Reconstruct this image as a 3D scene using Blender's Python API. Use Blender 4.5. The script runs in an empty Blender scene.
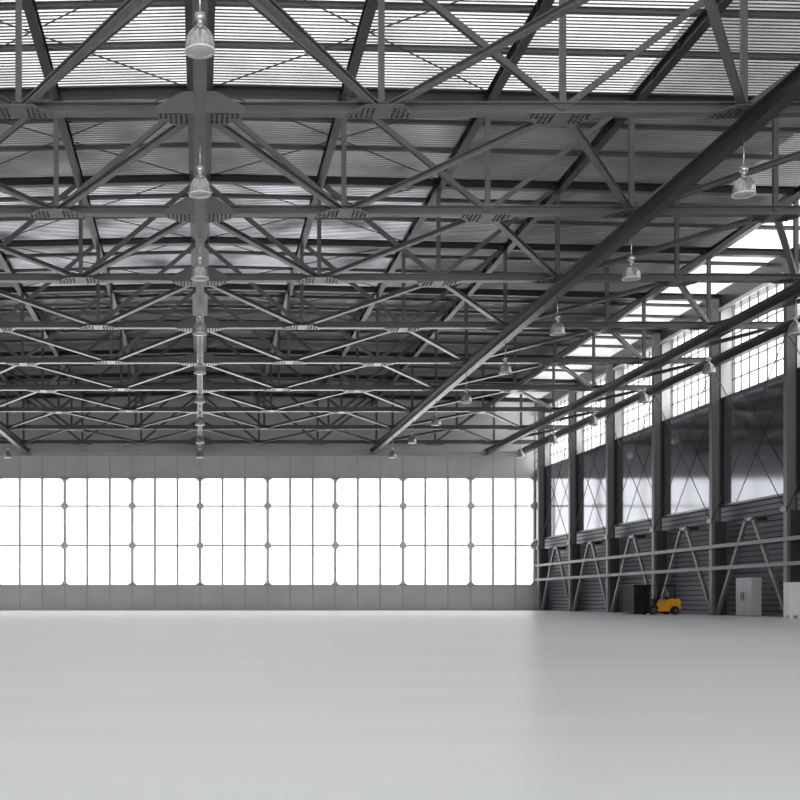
import bpy, bmesh, math, random
from mathutils import Vector, Matrix
random.seed(4)
SC = bpy.context.scene
COL = SC.collection
P = 6.0            # truss panel width
S = 9.75           # truss spacing
EYE = 0.91
C0 = 3.84
def Y(n): return (n + C0) * S
def Z(h): return EYE + P * h
XW = 5.94 * P      # side wall plane
XU = 5.86 * P      # upper wall panels, set forward of the siding
YB = 12.19 * S     # end wall plane
YF = -13.0          # front (behind the camera)
def HT(x): return 3.55 - 0.022 * abs(x) / P      # top chord level
ORD = ['first', 'second', 'third', 'fourth', 'fifth', 'sixth', 'seventh', 'eighth', 'ninth', 'tenth', 'eleventh', 'twelfth', 'thirteenth', 'fourteenth', 'fifteenth', 'sixteenth', 'seventeenth', 'eighteenth', 'nineteenth', 'twentieth']

# ------------------------------------------------------------------ materials
def mat(name, col, rough=0.5, metal=0.0, var=0.12, vscale=1.5, spec=0.5, bump=0.0, stretch=None, rvar=0.0):
    m = bpy.data.materials.new(name); m.use_nodes = True
    nt = m.node_tree; b = nt.nodes['Principled BSDF']
    b.inputs['Roughness'].default_value = rough
    b.inputs['Metallic'].default_value = metal
    b.inputs['Specular IOR Level'].default_value = spec
    tc = nt.nodes.new('ShaderNodeTexCoord'); mp = nt.nodes.new('ShaderNodeMapping')
    if stretch: mp.inputs['Scale'].default_value = stretch
    nz = nt.nodes.new('ShaderNodeTexNoise'); nz.inputs['Scale'].default_value = vscale; nz.inputs['Detail'].default_value = 5
    rp = nt.nodes.new('ShaderNodeValToRGB')
    lo = [c * (1 - var) for c in col]; hi = [min(1, c * (1 + var)) for c in col]
    rp.color_ramp.elements[0].position = 0.3; rp.color_ramp.elements[1].position = 0.7
    rp.color_ramp.elements[0].color = (*lo, 1); rp.color_ramp.elements[1].color = (*hi, 1)
    L = nt.links.new
    L(tc.outputs['Object'], mp.inputs['Vector']); L(mp.outputs['Vector'], nz.inputs['Vector'])
    L(nz.outputs['Fac'], rp.inputs['Fac']); L(rp.outputs['Color'], b.inputs['Base Color'])
    if rvar:
        mr = nt.nodes.new('ShaderNodeMapRange')
        mr.inputs['To Min'].default_value = max(0.0, rough - rvar); mr.inputs['To Max'].default_value = rough + rvar
        L(nz.outputs['Fac'], mr.inputs['Value']); L(mr.outputs['Result'], b.inputs['Roughness'])
    if bump:
        bp = nt.nodes.new('ShaderNodeBump'); bp.inputs['Strength'].default_value = bump; bp.inputs['Distance'].default_value = 0.02
        L(nz.outputs['Fac'], bp.inputs['Height']); L(bp.outputs['Normal'], b.inputs['Normal'])
    return m

def glass_mat(name, tint=(1, 1, 1), gloss=0.06):
    m = bpy.data.materials.new(name); m.use_nodes = True
    nt = m.node_tree; nt.nodes.clear()
    o = nt.nodes.new('ShaderNodeOutputMaterial'); mx = nt.nodes.new('ShaderNodeMixShader')
    t = nt.nodes.new('ShaderNodeBsdfTransparent'); g = nt.nodes.new('ShaderNodeBsdfGlossy')
    t.inputs['Color'].default_value = (*tint, 1); g.inputs['Roughness'].default_value = 0.05
    mx.inputs['Fac'].default_value = gloss
    nt.links.new(t.outputs[0], mx.inputs[1]); nt.links.new(g.outputs[0], mx.inputs[2]); nt.links.new(mx.outputs[0], o.inputs[0])
    return m

def sheet_mat(name, col, trans, var=0.28):
    """translucent corrugated fibreglass roofing"""
    m = bpy.data.materials.new(name); m.use_nodes = True
    nt = m.node_tree; nt.nodes.clear(); L = nt.links.new
    o = nt.nodes.new('ShaderNodeOutputMaterial'); mx = nt.nodes.new('ShaderNodeMixShader')
    d = nt.nodes.new('ShaderNodeBsdfDiffuse'); t = nt.nodes.new('ShaderNodeBsdfTranslucent')
    tc = nt.nodes.new('ShaderNodeTexCoord'); nz = nt.nodes.new('ShaderNodeTexNoise'); nz.inputs['Scale'].default_value = 0.35
    nz.inputs['Detail'].default_value = 4
    rp = nt.nodes.new('ShaderNodeValToRGB')
    rp.color_ramp.elements[0].position = 0.3; rp.color_ramp.elements[1].position = 0.7
    rp.color_ramp.elements[0].color = (*[c * (1 - var) for c in col], 1); rp.color_ramp.elements[1].color = (*[min(1, c * (1 + var)) for c in col], 1)
    L(tc.outputs['Object'], nz.inputs['Vector']); L(nz.outputs['Fac'], rp.inputs['Fac'])
    L(rp.outputs['Color'], t.inputs['Color']); d.inputs['Color'].default_value = (0.5, 0.5, 0.48, 1)
    mx.inputs['Fac'].default_value = trans
    L(d.outputs[0], mx.inputs[1]); L(t.outputs[0], mx.inputs[2]); L(mx.outputs[0], o.inputs[0])
    return m

M = {}
M['steel'] = mat('painted grey steel', (0.14, 0.14, 0.135), 0.24, 0.0, 0.12, 0.8)
M['steel_dark'] = mat('dark grey steel', (0.034, 0.034, 0.033), 0.30, 0.0, 0.15, 0.8)
M['steel_light'] = mat('light grey steel', (0.55, 0.55, 0.54), 0.4, 0.0, 0.1, 0.8)
M['rod'] = mat('dark rod steel', (0.05, 0.05, 0.05), 0.5)
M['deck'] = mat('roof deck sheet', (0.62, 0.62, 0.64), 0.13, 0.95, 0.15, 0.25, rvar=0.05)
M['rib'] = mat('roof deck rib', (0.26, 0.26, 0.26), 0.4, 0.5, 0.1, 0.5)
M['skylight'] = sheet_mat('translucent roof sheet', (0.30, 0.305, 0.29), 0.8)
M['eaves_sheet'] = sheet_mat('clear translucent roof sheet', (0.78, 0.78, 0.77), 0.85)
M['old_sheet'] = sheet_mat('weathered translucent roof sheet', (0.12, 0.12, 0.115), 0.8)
M['half_lit_sheet'] = sheet_mat('half lit translucent roof sheet', (0.075, 0.075, 0.075), 0.8, 0.55)  # translucency added to brighten the roof here, a painted half light
M['falloff_sheet'] = sheet_mat('light falloff translucent roof sheet', (0.032, 0.032, 0.032), 0.8, 0.6)  # low transmission paints the roof light fading away from the ridge
M['bright_bay_sheet'] = sheet_mat('brightened translucent roof sheet', (0.20, 0.20, 0.21), 0.8, 0.75)  # added translucency and patches stand in for window reflections on the deck
M['jamb'] = sheet_mat('white translucent jamb sheet', (0.5, 0.5, 0.5), 0.75)
M['floor'] = mat('polished concrete floor', (0.74, 0.74, 0.745), 0.36, 0.0, 0.06, 0.5, spec=1.0, stretch=(0.15, 1.1, 1.0), rvar=0.06)
M['wall'] = mat('grey end wall sheet', (0.62, 0.62, 0.62), 0.5, 0.0, 0.08, 0.3)
M['siding'] = mat('blue grey siding', (0.17, 0.166, 0.20), 0.42, 0.0, 0.12, 0.5)
M['gloss'] = mat('polished dark wall panel', (0.26, 0.26, 0.285), 0.09, 0.92, 0.04, 0.15)
M['column'] = mat('column paint', (0.165, 0.165, 0.163), 0.45, 0.0, 0.08, 0.5)
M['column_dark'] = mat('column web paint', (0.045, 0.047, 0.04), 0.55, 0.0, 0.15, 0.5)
M['frame'] = mat('window frame paint', (0.85, 0.85, 0.85), 0.5)
M['frame_dark'] = mat('grey window bar', (0.26, 0.26, 0.26), 0.5)
M['glass'] = glass_mat('window glass', (0.8, 0.8, 0.8))
M['lamp'] = mat('spun aluminium', (0.55, 0.55, 0.54), 0.22, 0.75, 0.06, 4)
M['lamp_in'] = mat('lamp lens', (0.5, 0.5, 0.48), 0.15, 0.0, 0.08, 8)
M['white_metal'] = mat('bright lamp rim', (0.8, 0.8, 0.78), 0.3)
M['orange'] = mat('orange paint', (0.95, 0.40, 0.02), 0.35, 0.0, 0.06, 3)
M['black'] = mat('black paint', (0.012, 0.012, 0.012), 0.45, 0.0, 0.2, 3)
M['tyre'] = mat('tyre rubber', (0.016, 0.015, 0.015), 0.8, 0.0, 0.2, 6)
M['hub'] = mat('wheel hub', (0.16, 0.07, 0.04), 0.5)
M['cab_front'] = mat('grey cabinet door', (0.36, 0.36, 0.38), 0.4, 0.0, 0.04, 1)
M['cab_side'] = mat('pale cabinet side', (0.45, 0.46, 0.42), 0.4, 0.0, 0.04, 1)
M['white'] = mat('white enamel', (0.74, 0.76, 0.72), 0.4, 0.0, 0.04, 1)

# ------------------------------------------------------------------ mesh helpers
class MB:
    def __init__(s): s.bm = bmesh.new()
    def hexa(s, c, mi=0):
        vs = [s.bm.verts.new(p) for p in c]
        for q in ((0, 3, 2, 1), (4, 5, 6, 7), (0, 1, 5, 4), (1, 2, 6, 5), (2, 3, 7, 6), (3, 0, 4, 7)):
            f = s.bm.faces.new([vs[i] for i in q]); f.material_index = mi
        return s
    def box(s, x0, x1, y0, y1, z0, z1, mi=0):
        return s.hexa([(x0, y0, z0), (x1, y0, z0), (x1, y1, z0), (x0, y1, z0), (x0, y0, z1), (x1, y0, z1), (x1, y1, z1), (x0, y1, z1)], mi)
    def bar(s, a, b, w, d, up=(0, 0, 1), du=0.0, dw=0.0, mi=0):
        """rectangular bar a->b, w across, d along 'up', offsets"""
        a = Vector(a); b = Vector(b); t = (b - a).normalized(); u = Vector(up)
        side = t.cross(u)
        if side.length < 1e-4: side = t.cross(Vector((0, 1, 0)))
        side.normalize(); u = side.cross(t).normalized()
        c = []
        for q in (a, b):
            for sw, su in ((-1, -1), (1, -1), (1, 1), (-1, 1)):
                c.append(q + side * (sw * w / 2 + dw) + u * (su * d / 2 + du))
        return s.hexa(c, mi)
    def ibeam(s, a, b, w, d, up=(0, 0, 1), t=0.035):
        s.bar(a, b, w, t, up, du=d / 2 - t / 2); s.bar(a, b, w, t, up, du=-d / 2 + t / 2)
        return s.bar(a, b, t * 0.8, d - 2 * t, up)
    def channel_pair(s, a, b, w, d, up, gap=0.05):
        """two angles back to back with a gap"""
        for q in (-1, 1):
            s.bar(a, b, 0.02, d, up, dw=q * (gap / 2 + 0.01))
            s.bar(a, b, w / 2 - gap / 2, 0.02, up, du=-d / 2, dw=q * (w / 4 + gap / 4))
        return s
    def tube(s, a, b, r, seg=8, r2=None, mi=0):
        a = Vector(a); b = Vector(b); t = (b - a).normalized()
        x = t.orthogonal().normalized(); y = t.cross(x); r2 = r if r2 is None else r2
        A = [s.bm.verts.new(a + (x * math.cos(k * 2 * math.pi / seg) + y * math.sin(k * 2 * math.pi / seg)) * r) for k in range(seg)]
        B = [s.bm.verts.new(b + (x * math.cos(k * 2 * math.pi / seg) + y * math.sin(k * 2 * math.pi / seg)) * r2) for k in range(seg)]
        for k in range(seg):
            f = s.bm.faces.new((A[k], A[(k + 1) % seg], B[(k + 1) % seg], B[k])); f.smooth = True; f.material_index = mi
        for R in (A[::-1], B):
            f = s.bm.faces.new(R); f.material_index = mi
        return s
    def lathe(s, prof, c=(0, 0, 0), seg=24, mi=0, smooth=True):
        rows = []
        for r, z in prof:
            rows.append([s.bm.verts.new((c[0] + r * math.cos(k * 2 * math.pi / seg), c[1] + r * math.sin(k * 2 * math.pi / seg), c[2] + z)) for k in range(seg)])
        for i in range(len(rows) - 1):
            for k in range(seg):
                f = s.bm.faces.new((rows[i][k], rows[i][(k + 1) % seg], rows[i + 1][(k + 1) % seg], rows[i + 1][k]))
                f.smooth = smooth; f.material_index = mi
        return s
    def prism(s, pts, axis, lo, hi, mi=0):
        """polygon pts (u,v) extruded along axis: 'y' -> (u,lo..hi,v), 'x' -> (lo..hi,u,v)"""
        def mk(u, v, w): return (u, w, v) if axis == 'y' else ((w, u, v) if axis == 'x' else (u, v, w))
        A = [s.bm.verts.new(mk(u, v, lo)) for u, v in pts]; B = [s.bm.verts.new(mk(u, v, hi)) for u, v in pts]
        n = len(pts)
        for k in range(n):
            f = s.bm.faces.new((A[k], A[(k + 1) % n], B[(k + 1) % n], B[k])); f.material_index = mi
        for R in (A[::-1], B):
            f = s.bm.faces.new(R); f.material_index = mi
        return s
    def build(s, name, m, parent=None, bevel=0.0):
        bmesh.ops.recalc_face_normals(s.bm, faces=s.bm.faces)
        me = bpy.data.meshes.new(name); s.bm.to_mesh(me); s.bm.free()
        for q in (m if isinstance(m, (list, tuple)) else [m]): me.materials.append(q)
        o = bpy.data.objects.new(name, me); COL.objects.link(o)
        if parent is not None: o.parent = parent
        if bevel:
            bv = o.modifiers.new('bevel', 'BEVEL'); bv.width = bevel; bv.segments = 2; bv.limit_method = 'ANGLE'
        return o

def tag(o, label, cat, group=None):
    o['label'] = label; o['category'] = cat
    if group: o['group'] = group
    return o
def thing(name, label, cat, loc=(0, 0, 0), group=None, rotz=0.0):
    o = bpy.data.objects.new(name, None); o.empty_display_size = 0.3
    COL.objects.link(o); o.location = loc; o.rotation_euler = (0, 0, rotz)
    return tag(o, label, cat, group)
def struct(o):
    o['kind'] = 'structure'; return o
def copy_thing(root, loc):
    r = root.copy(); COL.objects.link(r); r.location = loc
    for ch in list(root.children):
        c = ch.copy(); COL.objects.link(c); c.parent = r
        for g in list(ch.children):
            d = g.copy(); COL.objects.link(d); d.parent = c
    return r

# ------------------------------------------------------------------ setting: floor, roof, walls
b = MB(); b.box(-XW - 0.5, XW + 0.5, YF - 8, YB + 0.6, -0.3, 0.0); struct(b.build('floor', M['floor']))

# corrugated roof deck: ribs run across the hall; some bays and both eaves strips are translucent
HD = 3.64
bm = bmesh.new()
xs = [-XW - 0.3, -5.2 * P, -4.5 * P, -3.0 * P, -2.0 * P, 0.0, 2.0 * P, 3.0 * P, 4.5 * P, 5.2 * P, XW + 0.3]
def deck_z(x): return Z(HD - 0.022 * abs(x) / P)
prof = []
y = YF
PITCH = 0.24
while y < YB + 0.5:
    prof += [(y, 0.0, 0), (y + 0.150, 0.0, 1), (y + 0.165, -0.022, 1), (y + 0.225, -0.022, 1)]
    y += PITCH
rows = [[bm.verts.new((x, py, deck_z(x) + pz)) for x in xs] for py, pz, _ in prof]
for i in range(len(rows) - 1):
    kind = prof[i][2]; yy = prof[i][0]
    for k in range(len(xs) - 1):
        f = bm.faces.new((rows[i][k], rows[i][k + 1], rows[i + 1][k + 1], rows[i + 1][k]))
        q = 0; ax = abs(xs[k] + xs[k + 1]) / 2 / P       # which sheet lies here; middle bays step the painted brightness
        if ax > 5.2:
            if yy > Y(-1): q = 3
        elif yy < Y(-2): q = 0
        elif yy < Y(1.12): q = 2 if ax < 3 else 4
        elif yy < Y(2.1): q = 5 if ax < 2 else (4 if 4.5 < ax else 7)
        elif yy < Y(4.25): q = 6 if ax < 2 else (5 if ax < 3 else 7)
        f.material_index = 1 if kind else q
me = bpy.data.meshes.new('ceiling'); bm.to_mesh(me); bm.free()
for q in ('deck', 'rib', 'skylight', 'eaves_sheet', 'old_sheet', 'half_lit_sheet', 'bright_bay_sheet', 'falloff_sheet'): me.materials.append(M[q])
o = bpy.data.objects.new('ceiling', me); COL.objects.link(o); struct(o)

# end wall with the glazed door bays
ZW0, ZW1 = Z(0.289), Z(2.163)
PW = 1.184 * P
XR = 5 * PW
b = MB()
b.box(-XW, XW, YB, YB + 0.4, 0, ZW0)
b.box(-XW, XW, YB, YB + 0.4, ZW1, Z(3.63))
b.box(-XW, -XR, YB, YB + 0.4, ZW0, ZW1); b.box(XU - 0.02, XW, YB, YB + 0.4, ZW0, ZW1)
for k in range(-15, 16):                        # folded seams of the sheets
    x = k * PW / 3
    b.box(x - 0.04, x + 0.04, YB - 0.05, YB, ZW1 + 0.05, Z(2.56), 1); b.box(x - 0.04, x + 0.04, YB - 0.05, YB, 0.0, ZW0 - 0.05, 1)
struct(b.build('wall_back', [M['wall'], mat('sheet seam', (0.46, 0.46, 0.46), 0.5)]))
b = MB(); b.box(-XW, XW, YB - 0.12, YB, 0.0, 0.16); struct(b.build('baseboard_back', M['steel_light']))

HM = [Z(0.981), Z(1.673)]
def octagon(cx, cz, r): return [(cx + r * math.cos((k + 0.5) * math.pi / 4), cz + r * math.sin((k + 0.5) * math.pi / 4)) for k in range(8)]
for i, k in enumerate(range(-5, 5)):
    x0, x1 = k * PW, min((k + 1) * PW, XU - 0.02)
    b = MB()
    for x, s in ((x0, 1), (x1, -1)):
        b.box(min(x, x + s * 0.15), max(x, x + s * 0.15), YB - 0.12, YB + 0.25, ZW0, ZW1)
        for z, q in ((ZW0, 1), (ZW1, -1)):      # chamfered corner plates
            b.prism([(x + s * 0.12, z), (x + s * 0.50, z), (x + s * 0.12, z + q * 0.38)], 'y', YB - 0.12, YB - 0.04)
    b.box(x0, x1, YB - 0.12, YB + 0.25, ZW0, ZW0 + 0.06); b.box(x0, x1, YB - 0.12, YB + 0.25, ZW1 - 0.06, ZW1)
    w = struct(b.build('window_%d' % (i + 1), M['frame']))
    for q in (1, 2):
        x = x0 + q * PW / 3
        MB().box(x - 0.125, x + 0.125, YB - 0.08, YB + 0.2, ZW0, ZW1).build('mullion', M['frame'], w)
    for z in HM:
        MB().box(x0 + 0.12, x1 - 0.12, YB - 0.05, YB + 0.15, z - 0.085, z + 0.085).build('transom', M['frame'], w)
        MB().prism(octagon(x0, z, 0.40), 'y', YB - 0.2, YB - 0.12).build('gusset_plate', M['frame'], w)
    if k == 4:
        for z in HM: MB().prism(octagon(x1 - 0.1, z, 0.40), 'y', YB - 0.2, YB - 0.12).build('gusset_plate', M['frame'], w)
    MB().box(x0 + 0.1, x1 - 0.1, YB + 0.06, YB + 0.075, ZW0, ZW1).build('pane', M['glass'], w)

# left wall and front (unseen hangar door, left open to let daylight in)
b = MB(); b.box(-XW - 0.4, -XW, YF, YB + 0.4, 0, Z(3.5)); struct(b.build('wall_left', M['wall']))
b = MB()
b.box(-XW, XW, YF - 0.4, YF, Z(2.75), Z(3.63)); b.box(-XW, -33, YF - 0.4, YF, 0, Z(2.75)); b.box(33, XW, YF - 0.4, YF, 0, Z(2.75))
struct(b.build('wall_front', M['wall']))

# right wall: ribbed siding, polished panels, clerestory glazing
ZS, ZC0, ZC1 = Z(1.08), Z(2.283), Z(3.265)
pts = []
z = 0.0; stp = 0.34
n_l = int(ZS / stp); stp = ZS / n_l
for k in range(n_l):
    pts += [(XW - 0.03, k * stp), (XW - 0.10, (k + 1) * stp - 0.10), (XW + 0.12, (k + 1) * stp - 0.095), (XW + 0.12, (k + 1) * stp)]
prof_w = pts + [(XW + 0.3, ZS), (XW + 0.3, 0.0)]
b = MB(); b.prism(prof_w, 'y', YF, YB)
b.bm.faces.ensure_lookup_table()
for i, f in enumerate(b.bm.faces):
    if i < 4 * n_l and i % 4 in (1, 2, 3): f.material_index = 1      # dark joints between the boards
struct(b.build('wall_right', [M['siding'], M['column_dark']]))
b = MB(); b.box(XU, XW + 0.3, YF, YB, ZS, ZC0); struct(b.build('wall_right_upper', M['gloss']))
b = MB(); b.box(XU, XW + 0.3, YF, YB, ZC1, Z(3.5)); struct(b.build('wall_right_head', M['steel_dark']))
b = MB(); b.box(XU - 0.12, XU + 0.2, YF, YB, ZS - 0.10, ZS + 0.04); struct(b.build('trim_1', M['steel_dark']))
b = MB(); b.box(XU - 0.06, XU, YF, YB, ZC0 - 0.06, ZC0 + 0.02); struct(b.build('trim_2', M['steel_dark']))
b = MB(); b.box(XU - 0.22, XU, YF, YB, ZC1 - 0.05, ZC1 + 0.16); struct(b.build('trim_3', M['steel_light']))
wn = 11
for n in range(-5, 9):
    y0, y1 = Y(n) + 1.25, min(Y(n + 1) - 1.7, YB)
    if n == 8: y1 = YB - 0.05
    if y0 < YF: y0 = YF + 1.0
    b = MB()
    b.box(XU, XU + 0.2, y0 - 0.1, y0 + 0.06, ZC0, ZC1); b.box(XU, XU + 0.2, y1 - 0.06, y1 + 0.03, ZC0, ZC1)
    w = struct(b.build('window_%d' % wn, M['frame_dark'])); wn += 1
    b = MB(); b.box(XU + 0.03, XU + 0.06, max(YF, Y(n)), y0 - 0.1, ZC0, ZC1)
    if n < 8: b.box(XU + 0.03, XU + 0.06, y1 + 0.03, Y(n + 1), ZC0, ZC1)
    b.build('jamb_panel', M['jamb'], w)
    npn = 6 if n < 8 else 2
    b = MB()
    for k in range(1, npn):
        yy = y0 + (y1 - y0) * k / npn
        b.box(XU + 0.02, XU + 0.1, yy - 0.04, yy + 0.04, ZC0, ZC1)
    for k in range(1, 6):
        zz = ZC0 + (ZC1 - ZC0) * k / 6
        b.box(XU + 0.03, XU + 0.09, y0, y1, zz - 0.038, zz + 0.038)
    b.build('glazing_bars', M['frame_dark'], w)
    MB().box(XU + 0.11, XU + 0.122, y0, y1, ZC0, ZC1).build('pane', M['glass'], w)

# ------------------------------------------------------------------ roof trusses
HB = 2.715
XC = 5.75 * P      # inner face of the wall columns
tops = lambda p: Z(HT(p * P))
def make_truss(name, label):
    t = thing(name, label, 'roof truss', (0, 0, 0), 'roof trusses spanning the hall')
    zb = Z(HB)
    MB().ibeam((-XW, 0, zb), (XC - 0.02, 0, zb), 0.42, 0.36).build('bottom_chord', M['steel'], t)
    b = MB()
    for s in (-1, 1): b.ibeam((0, 0, Z(HT(0))), (s * XW, 0, Z(HT(XW))), 0.36, 0.40)
    b.build('top_chord', M['steel_dark'], t)
    for p in range(-5, 6):
        if p == 0: continue
        MB().bar((p * P, 0, zb), (p * P, 0, tops(p)), 0.20, 0.16, (0, 1, 0)).build('vertical_strut', M['steel'], t)
    for s in (-1, 1):
        for a, za, c, zc in ((0, 1, 1, 0), (1, 1, 2, 0), (2, 0, 3, 1), (3, 0, 4, 1), (4, 0, 5, 1)):
            A = Vector((s * a * P, 0, tops(a) if za else zb)); B = Vector((s * c * P, 0, tops(c) if zc else zb))
            MB().ibeam(A, B, 0.20, 0.20, (0, 1, 0), 0.03).build('diagonal_strut', M['steel'], t)
    for p in range(-5, 6):
        b = MB(); c = p * P
        if p == 0:
            q = [(-1.5, -0.22), (1.5, -0.22), (1.5, -0.02), (0.55, 0.50), (-0.55, 0.50), (-1.5, -0.02)]
            b.prism([(c + u, zb + v) for u, v in q], 'y', -0.25, -0.215)
        # flat plate under the chord that takes the bracing, with its bolts
        sg = 1 if p % 2 == 0 else -1
        w = 1.45 if p == 0 else 1.15
        zp = zb - 0.21
        b.prism([(c + u, sg * v) for u, v in ((-w, -0.22), (w, -0.22), (w * 0.95, 0.25), (w * 0.5, 0.85), (-w * 0.5, 0.85), (-w * 0.95, 0.25))], 'z', zp, zp + 0.03)
        u = -w + 0.15
        while u <= w - 0.14:
            if abs(u) > 0.28:
                for v in (-0.08, 0.12, 0.32, 0.52):
                    if v < 0.3 or abs(u) < w * 0.72:
                        b.box(c + u - 0.035, c + u + 0.035, sg * v - 0.035, sg * v + 0.035, zp - 0.045, zp, 1)
            u += 0.17
        b.build('gusset_plate', [M['steel'], M['steel_dark']], t)
    return t
truss0 = None
NS = list(range(-1, 9))
for i, n in enumerate(NS):
    if n == -1: lab = 'steel roof truss nearest the viewer, its lower chord above the top of the picture'
    elif n == 0: lab = 'large grey steel roof truss highest in the photo, whose lower chord crosses near the top'
    elif n == 8: lab = 'farthest steel roof truss, lowest in the photo, just in front of the glazed end wall'
    else: lab = 'grey steel roof truss, %s lower chord counted down from the top of the photo' % ORD[n]
    if truss0 is None:
        truss0 = make_truss('roof_truss', lab); t = truss0
    else:
        t = copy_thing(truss0, (0, 0, 0))
    t.location = (0, Y(n), 0); t['label'] = lab

# zigzag bracing in the plane of the lower chords
def between(n): return 'between the %s and %s trusses' % (ORD[n], ORD[n + 1])
for n in range(-1, 8):
    lab = 'zigzag of steel braces ' + ('running out through the top edge of the photo' if n < 0 else between(n) + ' down the photo')
    t = thing('chord_bracing', lab, 'bracing', (0, Y(n), 0), 'zigzag braces between lower chords')
    zb = Z(HB) - 0.05
    for s in (-1, 1):
        for a in range(0, 6):
            c = a + 1
            ya, yc = (0, S) if a % 2 == 0 else (S, 0)
            xa = s * a * P; xc = s * (c * P if c < 6 else 5.69 * P)
            MB().ibeam((xa, ya, zb), (xc, yc, zb), 0.24, 0.20).build('brace', M['steel'], t)

# ------------------------------------------------------------------ longitudinal beams
def long_beam(name, x, zc, w, d, label, m, y0=YF, y1=YB, t=0.035, cat='beam', group=None):
    b = MB(); b.ibeam((0, 0, 0), (0, y1 - y0, 0), w, d, t=t)
    if w > 0.8:
        b.bar((0, 0, 0), (0, y1 - y0, 0), 0.45, d + 0.06)
    elif w < 0.38:
        k = 1.6
        while k < y1 - y0:                       # web stiffeners
            b.box(-w / 2 + 0.02, w / 2 - 0.02, k - 0.012, k + 0.012, -d / 2, d / 2); k += 2.4375
    o = b.build(name, m); o.location = (x, y0, zc)
    return tag(o, label, cat, group)
long_beam('ridge_beam', 0, Z(3.555), 1.08, 0.46, 'wide dark ridge beam running away along the middle of the roof', M['steel_dark'])
side = {-1: 'left', 1: 'right'}
for s in (-1, 1):
    for p in range(1, 6):
        long_beam('roof_beam', s * p * P, Z(HT(p * P) - 0.03), 0.36, 0.46,
                  'dark roof beam running lengthwise under the deck, %s one to the %s of the ridge' % (ORD[p - 1], side[s]),
                  M['steel_dark'], group='lengthwise beams under the roof deck')
zl = Z(2.607)
long_beam('center_beam', 0, zl, 0.40, 0.57, 'grey lengthwise beam under the truss chords along the centre line', M['steel'])
long_beam('crane_beam', 3 * P, zl, 0.44, 0.60, 'heavy dark lengthwise beam crossing the upper right under the trusses', M['steel_dark'], group='heavy lengthwise beams')
long_beam('crane_beam', -3 * P, zl, 0.44, 0.60, 'heavy dark lengthwise beam at the left edge under the trusses', M['steel_dark'], group='heavy lengthwise beams')
long_beam('crane_beam', 5 * P, zl, 0.44, 0.60, 'heavy dark lengthwise beam next to the clerestory, ending left of the right wall', M['steel_dark'], group='heavy lengthwise beams')
long_beam('crane_beam', 5.6 * P, zl, 0.40, 0.60, 'dark lengthwise beam crossing the clerestory windows against the wall columns', M['steel_dark'], group='heavy lengthwise beams')

# cross purlins above the roof beams
k = 0
for n in range(-1, 9):
    for fr in (0.345, 0.66):
        if n == 8 and fr > 0.3: continue
        b = MB()
        for s in (-1, 1):
            b.ibeam((0, 0, Z(3.608)), (s * XW, 0, Z(3.608 - 0.022 * XW / P)), 0.16, 0.20, t=0.025)
        o = b.build('roof_purlin', M['steel']); o.location = (0, Y(n + fr), 0)
        if n < 0: lab = 'slim cross purlin under the deck near the photo top, %s from the viewer' % ORD[k]
        elif n == 8: lab = 'slim roof purlin beyond the last truss next to the end wall'
        else: lab = 'slim roof purlin %s, %s of the two' % (between(n), 'nearer' if fr < 0.5 else 'farther')
        tag(o, lab, 'purlin', 'slim purlins across the roof'); k += 1

# crossed tie rods under the roof deck
for n in range(-1, 6):
    for s in (-1, 1):
        lab = 'thin crossed tie rods %s of the ridge %s' % (side[s], 'at the top of the photo' if n < 0 else between(n))
        t = thing('tie_rod_cross', lab, 'tie rod', (0, Y(n), 0), 'crossed tie rods under the roof')
        z0, z1 = Z(3.575), Z(3.575 - 0.044)
        MB().tube((s * 0.6, 0.15, z0), (s * 2 * P, S - 0.15, z1), 0.028, 6).build('tie_rod', M['rod'], t)
        MB().tube((s * 2 * P, 0.15, z1 - 0.03), (s * 0.6, S - 0.15, z0 - 0.03), 0.028, 6).build('tie_rod', M['rod'], t)

# ------------------------------------------------------------------ end wall girt
b = MB(); b.ibeam((-XW, YB - 0.2, Z(2.585)), (XW - 1.4, YB - 0.2, Z(2.585)), 0.34, 0.42)
tag(b.build('wall_girt', M['steel_light']), 'pale horizontal girt across the end wall above the tall windows', 'girt')

# ------------------------------------------------------------------ wall columns, right side
def make_column(label):
    t = thing('wall_column', label, 'column', (0, 0, 0), 'columns along the right wall')
    zk = Z(0.90); zt = Z(3.40)
    MB().box(XC, XC + 0.20, -0.2, 0.2, 0, zk).build('lower_flange', M['column'], t)
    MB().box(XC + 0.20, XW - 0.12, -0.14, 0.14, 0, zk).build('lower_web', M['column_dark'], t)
    MB().box(XC, XC + 0.50, -0.2, 0.2, zk, zt).build('upper_leg', M['column'], t)
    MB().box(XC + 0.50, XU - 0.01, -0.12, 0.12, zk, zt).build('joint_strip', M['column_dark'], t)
    b = MB(); b.box(XC - 0.10, XC, -0.32, 0.32, zk - 0.10, zk + 0.22); b.box(XC - 0.05, XC, -0.5, 0.5, zk - 0.02, zk + 0.10)
    b.build('bracket', M['steel_dark'], t)
    MB().box(XC - 0.06, XC + 0.5, -0.28, 0.28, 0, 0.04).build('base_plate', M['steel_dark'], t)
    return t
col0 = None
for i, n in enumerate(range(8, 1, -1)):
    if n == 8: lab = 'grey steel wall column in the far corner beside the end wall windows'
    elif n == 2: lab = 'grey steel wall column nearest the viewer, just past the right edge'
    else: lab = 'grey steel column of the right wall, %s from the far corner' % ORD[i]
    if col0 is None: col0 = make_column(lab); t = col0
    else: t = copy_thing(col0, (0, 0, 0))
    t.location = (0, Y(n), 0); t['label'] = lab

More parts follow.
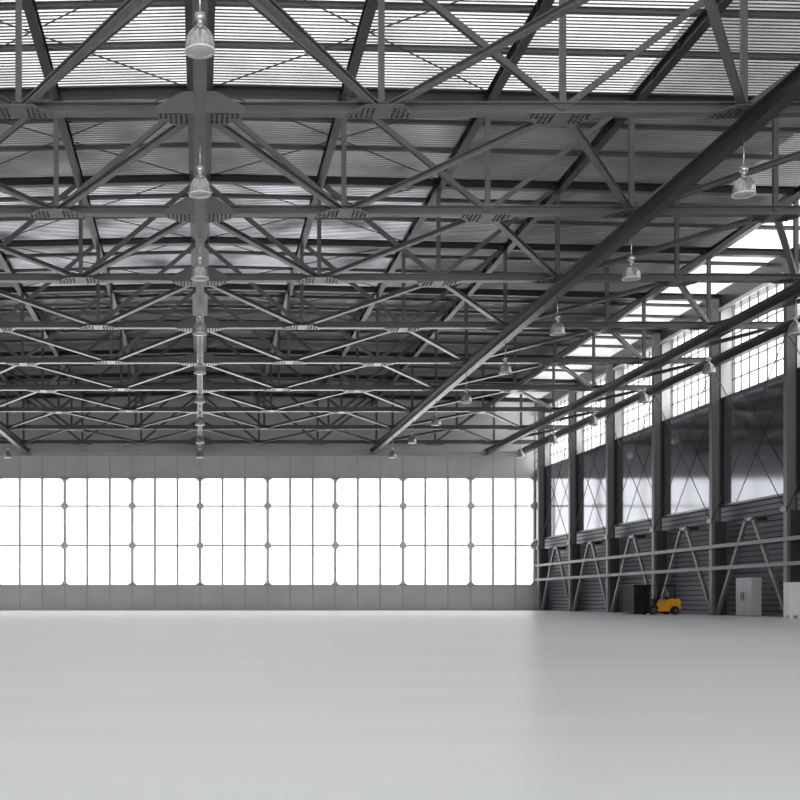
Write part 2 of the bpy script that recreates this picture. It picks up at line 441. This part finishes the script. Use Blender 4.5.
BAYW = {7: 'far corner bay, first from the end wall', 6: 'second bay from the end wall', 5: 'third bay from the end wall', 4: 'fourth bay, behind the forklift', 3: 'fifth bay, behind the grey cabinet', 2: 'nearest bay at the right edge'}
for n in range(7, 1, -1):
    t = thing('wall_brace', 'A shaped steel brace against the ribbed wall, ' + BAYW[n], 'brace', (0, Y(n), 0), 'A shaped braces along the right wall')
    X = 5.80 * P; za = Z(0.87)
    y0, y1 = 0.30, S - 0.30; ym = S / 2
    MB().bar((X, y0, 0.0), (X, ym - 0.45, za), 0.24, 0.20, (1, 0, 0)).build('leg', M['column'], t)
    MB().bar((X, y1, 0.0), (X, ym + 0.45, za), 0.24, 0.20, (1, 0, 0)).build('leg', M['column'], t)
    b = MB(); b.box(X - 0.1, XW - 0.05, ym - 0.58, ym - 0.34, za - 0.12, za + 0.12); b.box(X - 0.1, XW - 0.05, ym + 0.34, ym + 0.58, za - 0.12, za + 0.12)
    b.box(X - 0.1, X + 0.1, ym - 0.4, ym + 0.4, za - 0.1, za + 0.1)
    b.build('wall_arm', M['steel_dark'], t)
    t = thing('wall_cross_bracing', 'thin crossed rods over the polished wall panels, ' + BAYW[n], 'bracing', (0, Y(n), 0), 'crossed rods along the right wall')
    X = XC + 0.06; zl0, zl1 = Z(0.93), Z(2.62)
    MB().tube((X, 0.2, zl0), (X, S - 0.2, zl1), 0.032, 6).build('rod', M['rod'], t)
    MB().tube((X + 0.05, 0.2, zl1), (X + 0.05, S - 0.2, zl0), 0.032, 6).build('rod', M['rod'], t)
for h, lab in ((0.612, 'upper of two long grey rails running along the right wall columns'), (0.37, 'lower of two long grey rails running along the right wall columns')):
    b = MB(); b.bar((0, Y(1), 0), (0, Y(8) + 0.25, 0), 0.14, 0.24)
    o = b.build('wall_rail', M['column']); o.location = (XC - 0.16, 0, Z(h))
    tag(o, lab, 'rail', 'long rails on the right wall')

# ------------------------------------------------------------------ pendant lamps
def make_lamp(label):
    t = thing('pendant_lamp', label, 'lamp', (0, 0, 0), 'pendant lamps under the roof')
    # origin at the rim centre
    pr = [(0.085, 0.60), (0.14, 0.565), (0.215, 0.51), (0.285, 0.43), (0.33, 0.33), (0.352, 0.22), (0.365, 0.06), (0.368, 0.0)]
    b = MB(); b.lathe(pr); b.lathe([(0.36, 0.0), (0.345, 0.06), (0.335, 0.22), (0.30, 0.37), (0.2, 0.5), (0.06, 0.57)]); b.build('lamp_shade', M['lamp'], t)
    b = MB(); b.lathe([(0.348, 0.02), (0.371, 0.015), (0.374, -0.015), (0.348, -0.02), (0.34, 0.0), (0.348, 0.02)]); b.build('rim', M['white_metal'], t)
    b = MB(); b.lathe([(0.338, 0.0), (0.30, -0.03), (0.18, -0.05), (0.001, -0.055)]); b.build('lens', M['lamp_in'], t)
    b = MB(); b.lathe([(0.10, 0.58), (0.075, 0.66), (0.075, 0.74), (0.13, 0.76), (0.13, 0.92), (0.10, 0.94), (0.02, 0.95)]); b.build('cap', M['lamp'], t)
    zt = Z(2.607) - 0.3 - Z(2.245)
    MB().tube((0, 0, 0.94), (0, 0, zt), 0.022, 6).build('cord', M['lamp'], t)
    return t
lamp0 = None
spots = []
for n in range(-1, 8):
    spots.append((0, n, 'pendant lamp at the very top of the centre row, largest of all' if n < 0 else 'pendant lamp in the centre row, %s one down the photo' % ORD[n + 1]))
for n in range(0, 8):
    spots.append((3, n, 'pendant lamp under the heavy beam at upper right, %s one %s' % (ORD[n], 'from the viewer')))
for n in range(2, 8):
    spots.append((5, n, 'pendant lamp of the outer row in front of the right wall, %s from the viewer' % ORD[n - 2]))
spots.append((-3, 7, 'small far pendant lamp at the left edge above the end windows'))
for p, n, lab in spots:
    if lamp0 is None: lamp0 = make_lamp(lab); t = lamp0
    else: t = copy_thing(lamp0, (0, 0, 0))
    t.location = (p * P, Y(n), Z(2.245)); t['label'] = lab

# ------------------------------------------------------------------ forklift
def make_forklift(loc, rot):
    t = thing('forklift', 'orange and black forklift truck parked in front of the ribbed right wall', 'forklift', loc, None, rot)
    # +x forward, rear axle x=0, front axle x=1.85
    side_prof = [(-0.42, 0.30), (-0.46, 0.62), (-0.44, 0.98), (-0.34, 1.12), (0.42, 1.10), (0.62, 1.0), (0.95, 0.50), (1.50, 0.46), (1.62, 0.70), (1.78, 0.72), (1.72, 0.30), (1.50, 0.22), (0.42, 0.22), (0.34, 0.46), (0.16, 0.60), (-0.14, 0.60), (-0.32, 0.44), (-0.34, 0.30)]
    MB().prism(side_prof, 'y', -0.50, 0.50).build('body', M['orange'], t, 0.03)
    MB().box(-0.30, 1.6, -0.30, 0.30, 0.16, 0.46).build('chassis', M['black'], t)
    b = MB(); b.box(0.20, 0.72, -0.25, 0.25, 1.10, 1.22); b.box(0.14, 0.26, -0.24, 0.24, 1.2, 1.62)
    b.build('seat', M['black'], t, 0.03)
    b = MB(); b.box(1.38, 1.62, -0.42, 0.42, 0.46, 1.12); b.build('dashboard', M['black'], t, 0.03)
    b = MB(); b.tube((1.45, 0, 1.0), (1.2, 0, 1.25), 0.025)
    for k in range(16):
        a0, a1 = k * math.pi / 8, (k + 1) * math.pi / 8
        u = Vector((0.707, 0, 0.707)); v = Vector((0, 1, 0)); c = Vector((1.2, 0, 1.25))
        b.tube(c + (u * math.cos(a0) + v * math.sin(a0)) * 0.17, c + (u * math.cos(a1) + v * math.sin(a1)) * 0.17, 0.016, 6)
    b.build('steering_wheel', M['black'], t)
    b = MB()
    for s in (-1, 1):
        b.bar((-0.02, s * 0.46, 1.05), (0.02, s * 0.46, 2.06), 0.07, 0.07, (0, 1, 0))
        b.bar((1.55, s * 0.46, 0.70), (1.28, s * 0.46, 2.06), 0.07, 0.07, (0, 1, 0))
        b.bar((-0.05, s * 0.46, 2.06), (1.40, s * 0.46, 2.06), 0.07, 0.07)
    for k in range(8):
        x = -0.02 + k * 1.38 / 7
        b.bar((x, -0.46, 2.06), (x, 0.46, 2.06), 0.06, 0.04)
    b.build('overhead_guard', M['black'], t)
    m = MB()
    for s in (-1, 1):
        m.box(2.04, 2.26, s * 0.52 - 0.08, s * 0.52 + 0.08, 0.10, 2.10); m.box(2.26, 2.40, s * 0.40 - 0.06, s * 0.40 + 0.06, 0.10, 2.06)
    for z in (0.4, 1.05, 1.98): m.box(2.06, 2.22, -0.5, 0.5, z, z + 0.12)
    for yy in (-0.24, 0.0, 0.24): m.tube((2.16, yy, 0.2), (2.16, yy, 1.95), 0.06)
    m.build('mast', M['black'], t)
    c = MB(); c.box(2.40, 2.48, -0.62, 0.62, 0.14, 0.34); c.box(2.40, 2.48, -0.62, 0.62, 0.50, 0.70)
    for k in range(9):
        yy = -0.60 + k * 0.15; c.box(2.42, 2.47, yy - 0.035, yy + 0.035, 0.16, 1.98)
    for z in (1.1, 1.5, 1.95): c.box(2.41, 2.48, -0.64, 0.64, z, z + 0.09)
    c.build('load_backrest', M['black'], t)
    for s in (-1, 1):
        f = MB(); f.box(2.48, 2.54, s * 0.35 - 0.07, s * 0.35 + 0.07, 0.06, 0.70); f.prism([(2.48, 0.05), (3.50, 0.05), (3.50, 0.07), (2.48, 0.12)], 'y', s * 0.35 - 0.07, s * 0.35 + 0.07)
        f.build('fork', M['black'], t)
    for x, r in ((0.0, 0.28), (1.78, 0.33)):
        for s in (-1, 1):
            y0, y1 = (s * 0.42, s * 0.62)
            w = MB()
            w.tube((x, y0, r), (x, y1, r), r, 24); tyre = w.build('wheel', M['tyre'], t, 0.03)
            MB().tube((x, s * 0.60, r), (x, s * 0.635, r), r * 0.52, 16).build('hub', M['hub'], tyre)
    for s in (-1, 1):
        f = MB()
        pts = [(1.78 + 0.40 * math.cos(a), 0.34 + 0.38 * math.sin(a)) for a in [math.radians(q) for q in range(20, 171, 15)]]
        pts2 = [(1.78 + 0.37 * math.cos(a), 0.34 + 0.35 * math.sin(a)) for a in [math.radians(q) for q in range(170, 19, -15)]]
        f.prism(pts + pts2, 'y', s * 0.53 - 0.1, s * 0.53 + 0.1)
        f.build('front_fender', M['black'], t)
    return t
R30 = math.radians(180 + 12)
make_forklift((33.1, 79.5, 0.0), R30)
c = thing('slatted_crate', 'tall black slatted crate carried upright on the forks of the orange forklift', 'crate', (33.1 + 2.93 * math.cos(R30), 79.5 + 2.93 * math.sin(R30), 0.125), None, R30)
c.scale = (0.76, 1, 1)
b = MB()
for x in (-0.46, 0.46):
    for k in range(8):
        yy = -0.56 + k * 0.16; b.box(x - 0.02, x + 0.02, yy - 0.055, yy + 0.055, 0.14, 1.90)
for yy in (-0.60, 0.60):
    for k in range(7):
        x = -0.44 + k * 0.147; b.box(x - 0.055, x + 0.055, yy - 0.02, yy + 0.02, 0.14, 1.90)
b.build('slat_panel', M['black'], c)
b = MB()
for x in (-0.47, 0.47):
    for yy in (-0.61, 0.61): b.box(x - 0.04, x + 0.04, yy - 0.04, yy + 0.04, 0.0, 1.95)
for z in (1.0, 1.90):
    for yy in (-0.63, 0.63): b.box(-0.5, 0.5, yy - 0.02, yy + 0.02, z - 0.05, z + 0.05)
    for x in (-0.49, 0.49): b.box(x - 0.02, x + 0.02, -0.64, 0.64, z - 0.05, z + 0.05)
b.build('crate_frame', M['black'], c)
MB().box(-0.48, 0.48, -0.62, 0.62, 0.0, 0.14).build('crate_base', M['black'], c)

# ------------------------------------------------------------------ cabinets
t = thing('cabinet', 'tall grey two door metal cabinet standing beside the wall right of the forklift', 'cabinet', (34.02, Y(3.42), 0))
DW, DD, DH = 2.05, 0.62, 2.40
MB().box(0.03, DD, -DW / 2, DW / 2, 0.04, DH).build('carcass', M['cab_side'], t, 0.012)
MB().box(0.08, DD - 0.05, -DW / 2 + 0.05, DW / 2 - 0.05, 0, 0.04).build('plinth', M['steel_dark'], t)
seam = DW / 2 - 0.44 * DW
for y0, y1, hy in ((-DW / 2 + 0.01, seam - 0.006, seam - 0.15), (seam + 0.006, DW / 2 - 0.01, seam + 0.15)):
    d = MB().box(0.0, 0.03, y0, y1, 0.06, DH - 0.02).build('door', M['cab_front'], t, 0.006)
    MB().bar((-0.03, hy, 0.98), (-0.03, hy, 1.48), 0.035, 0.035, (1, 0, 0)).build('handle', M['black'], d)
t = thing('white_cabinet', 'white metal cabinet on short feet cut by the right edge of the photo', 'cabinet', (5.255 * P, Y(2.36), 0))
MB().box(0, 1.5, 0.0, 0.68, 0.16, 1.95).build('carcass', M['white'], t, 0.02)
MB().box(0.10, 1.44, -0.03, 0.0, 0.22, 1.90).build('door', M['white'], t, 0.01)
for x in (0.0, 0.46, 1.2):
    for yy in (0.0, 0.52):
        MB().box(x, x + 0.18, yy, yy + 0.16, 0, 0.16).build('foot', M['white'], t)

# ------------------------------------------------------------------ daylight
W = bpy.data.worlds.new('overcast'); SC.world = W; W.use_nodes = True
bg = W.node_tree.nodes['Background']; bg.inputs['Color'].default_value = (0.97, 0.985, 1.0, 1); bg.inputs['Strength'].default_value = 2.6
def portal(loc, rot, sx, sy):
    l = bpy.data.lights.new('daylight_portal', 'AREA'); l.shape = 'RECTANGLE'; l.size = sx; l.size_y = sy
    l.cycles.is_portal = True
    o = bpy.data.objects.new('daylight_portal', l); COL.objects.link(o); o.location = loc; o.rotation_euler = rot
portal((0, YF - 0.45, Z(2.75) / 2), (math.radians(90), 0, 0), 66, Z(2.75))
portal((0, YB + 0.45, (ZW0 + ZW1) / 2), (math.radians(-90), 0, 0), 2 * XR, ZW1 - ZW0)
portal((XU + 0.35, (YF + YB) / 2, (ZC0 + ZC1) / 2), (0, math.radians(90), 0), ZC1 - ZC0, YB - YF)

# ------------------------------------------------------------------ camera
cd = bpy.data.cameras.new('camera'); cam = bpy.data.objects.new('camera', cd); COL.objects.link(cam)
cam.location = (0, 0, EYE); cam.rotation_euler = (math.radians(90), 0, 0)
cd.sensor_width = 36; cd.lens = 1131 / 800 * 36
cd.shift_x = 0.25; cd.shift_y = 0.252; cd.clip_end = 600
SC.camera = cam
SC.view_settings.view_transform = 'Standard'; SC.view_settings.look = 'None'
SC.view_settings.gamma = 1.0; SC.view_settings.use_curve_mapping = False
SC.view_settings.exposure = 0.85
SC.cycles.use_denoising = True
SC.cycles.max_bounces = 8; SC.cycles.diffuse_bounces = 5; SC.cycles.glossy_bounces = 4; SC.cycles.transparent_max_bounces = 16
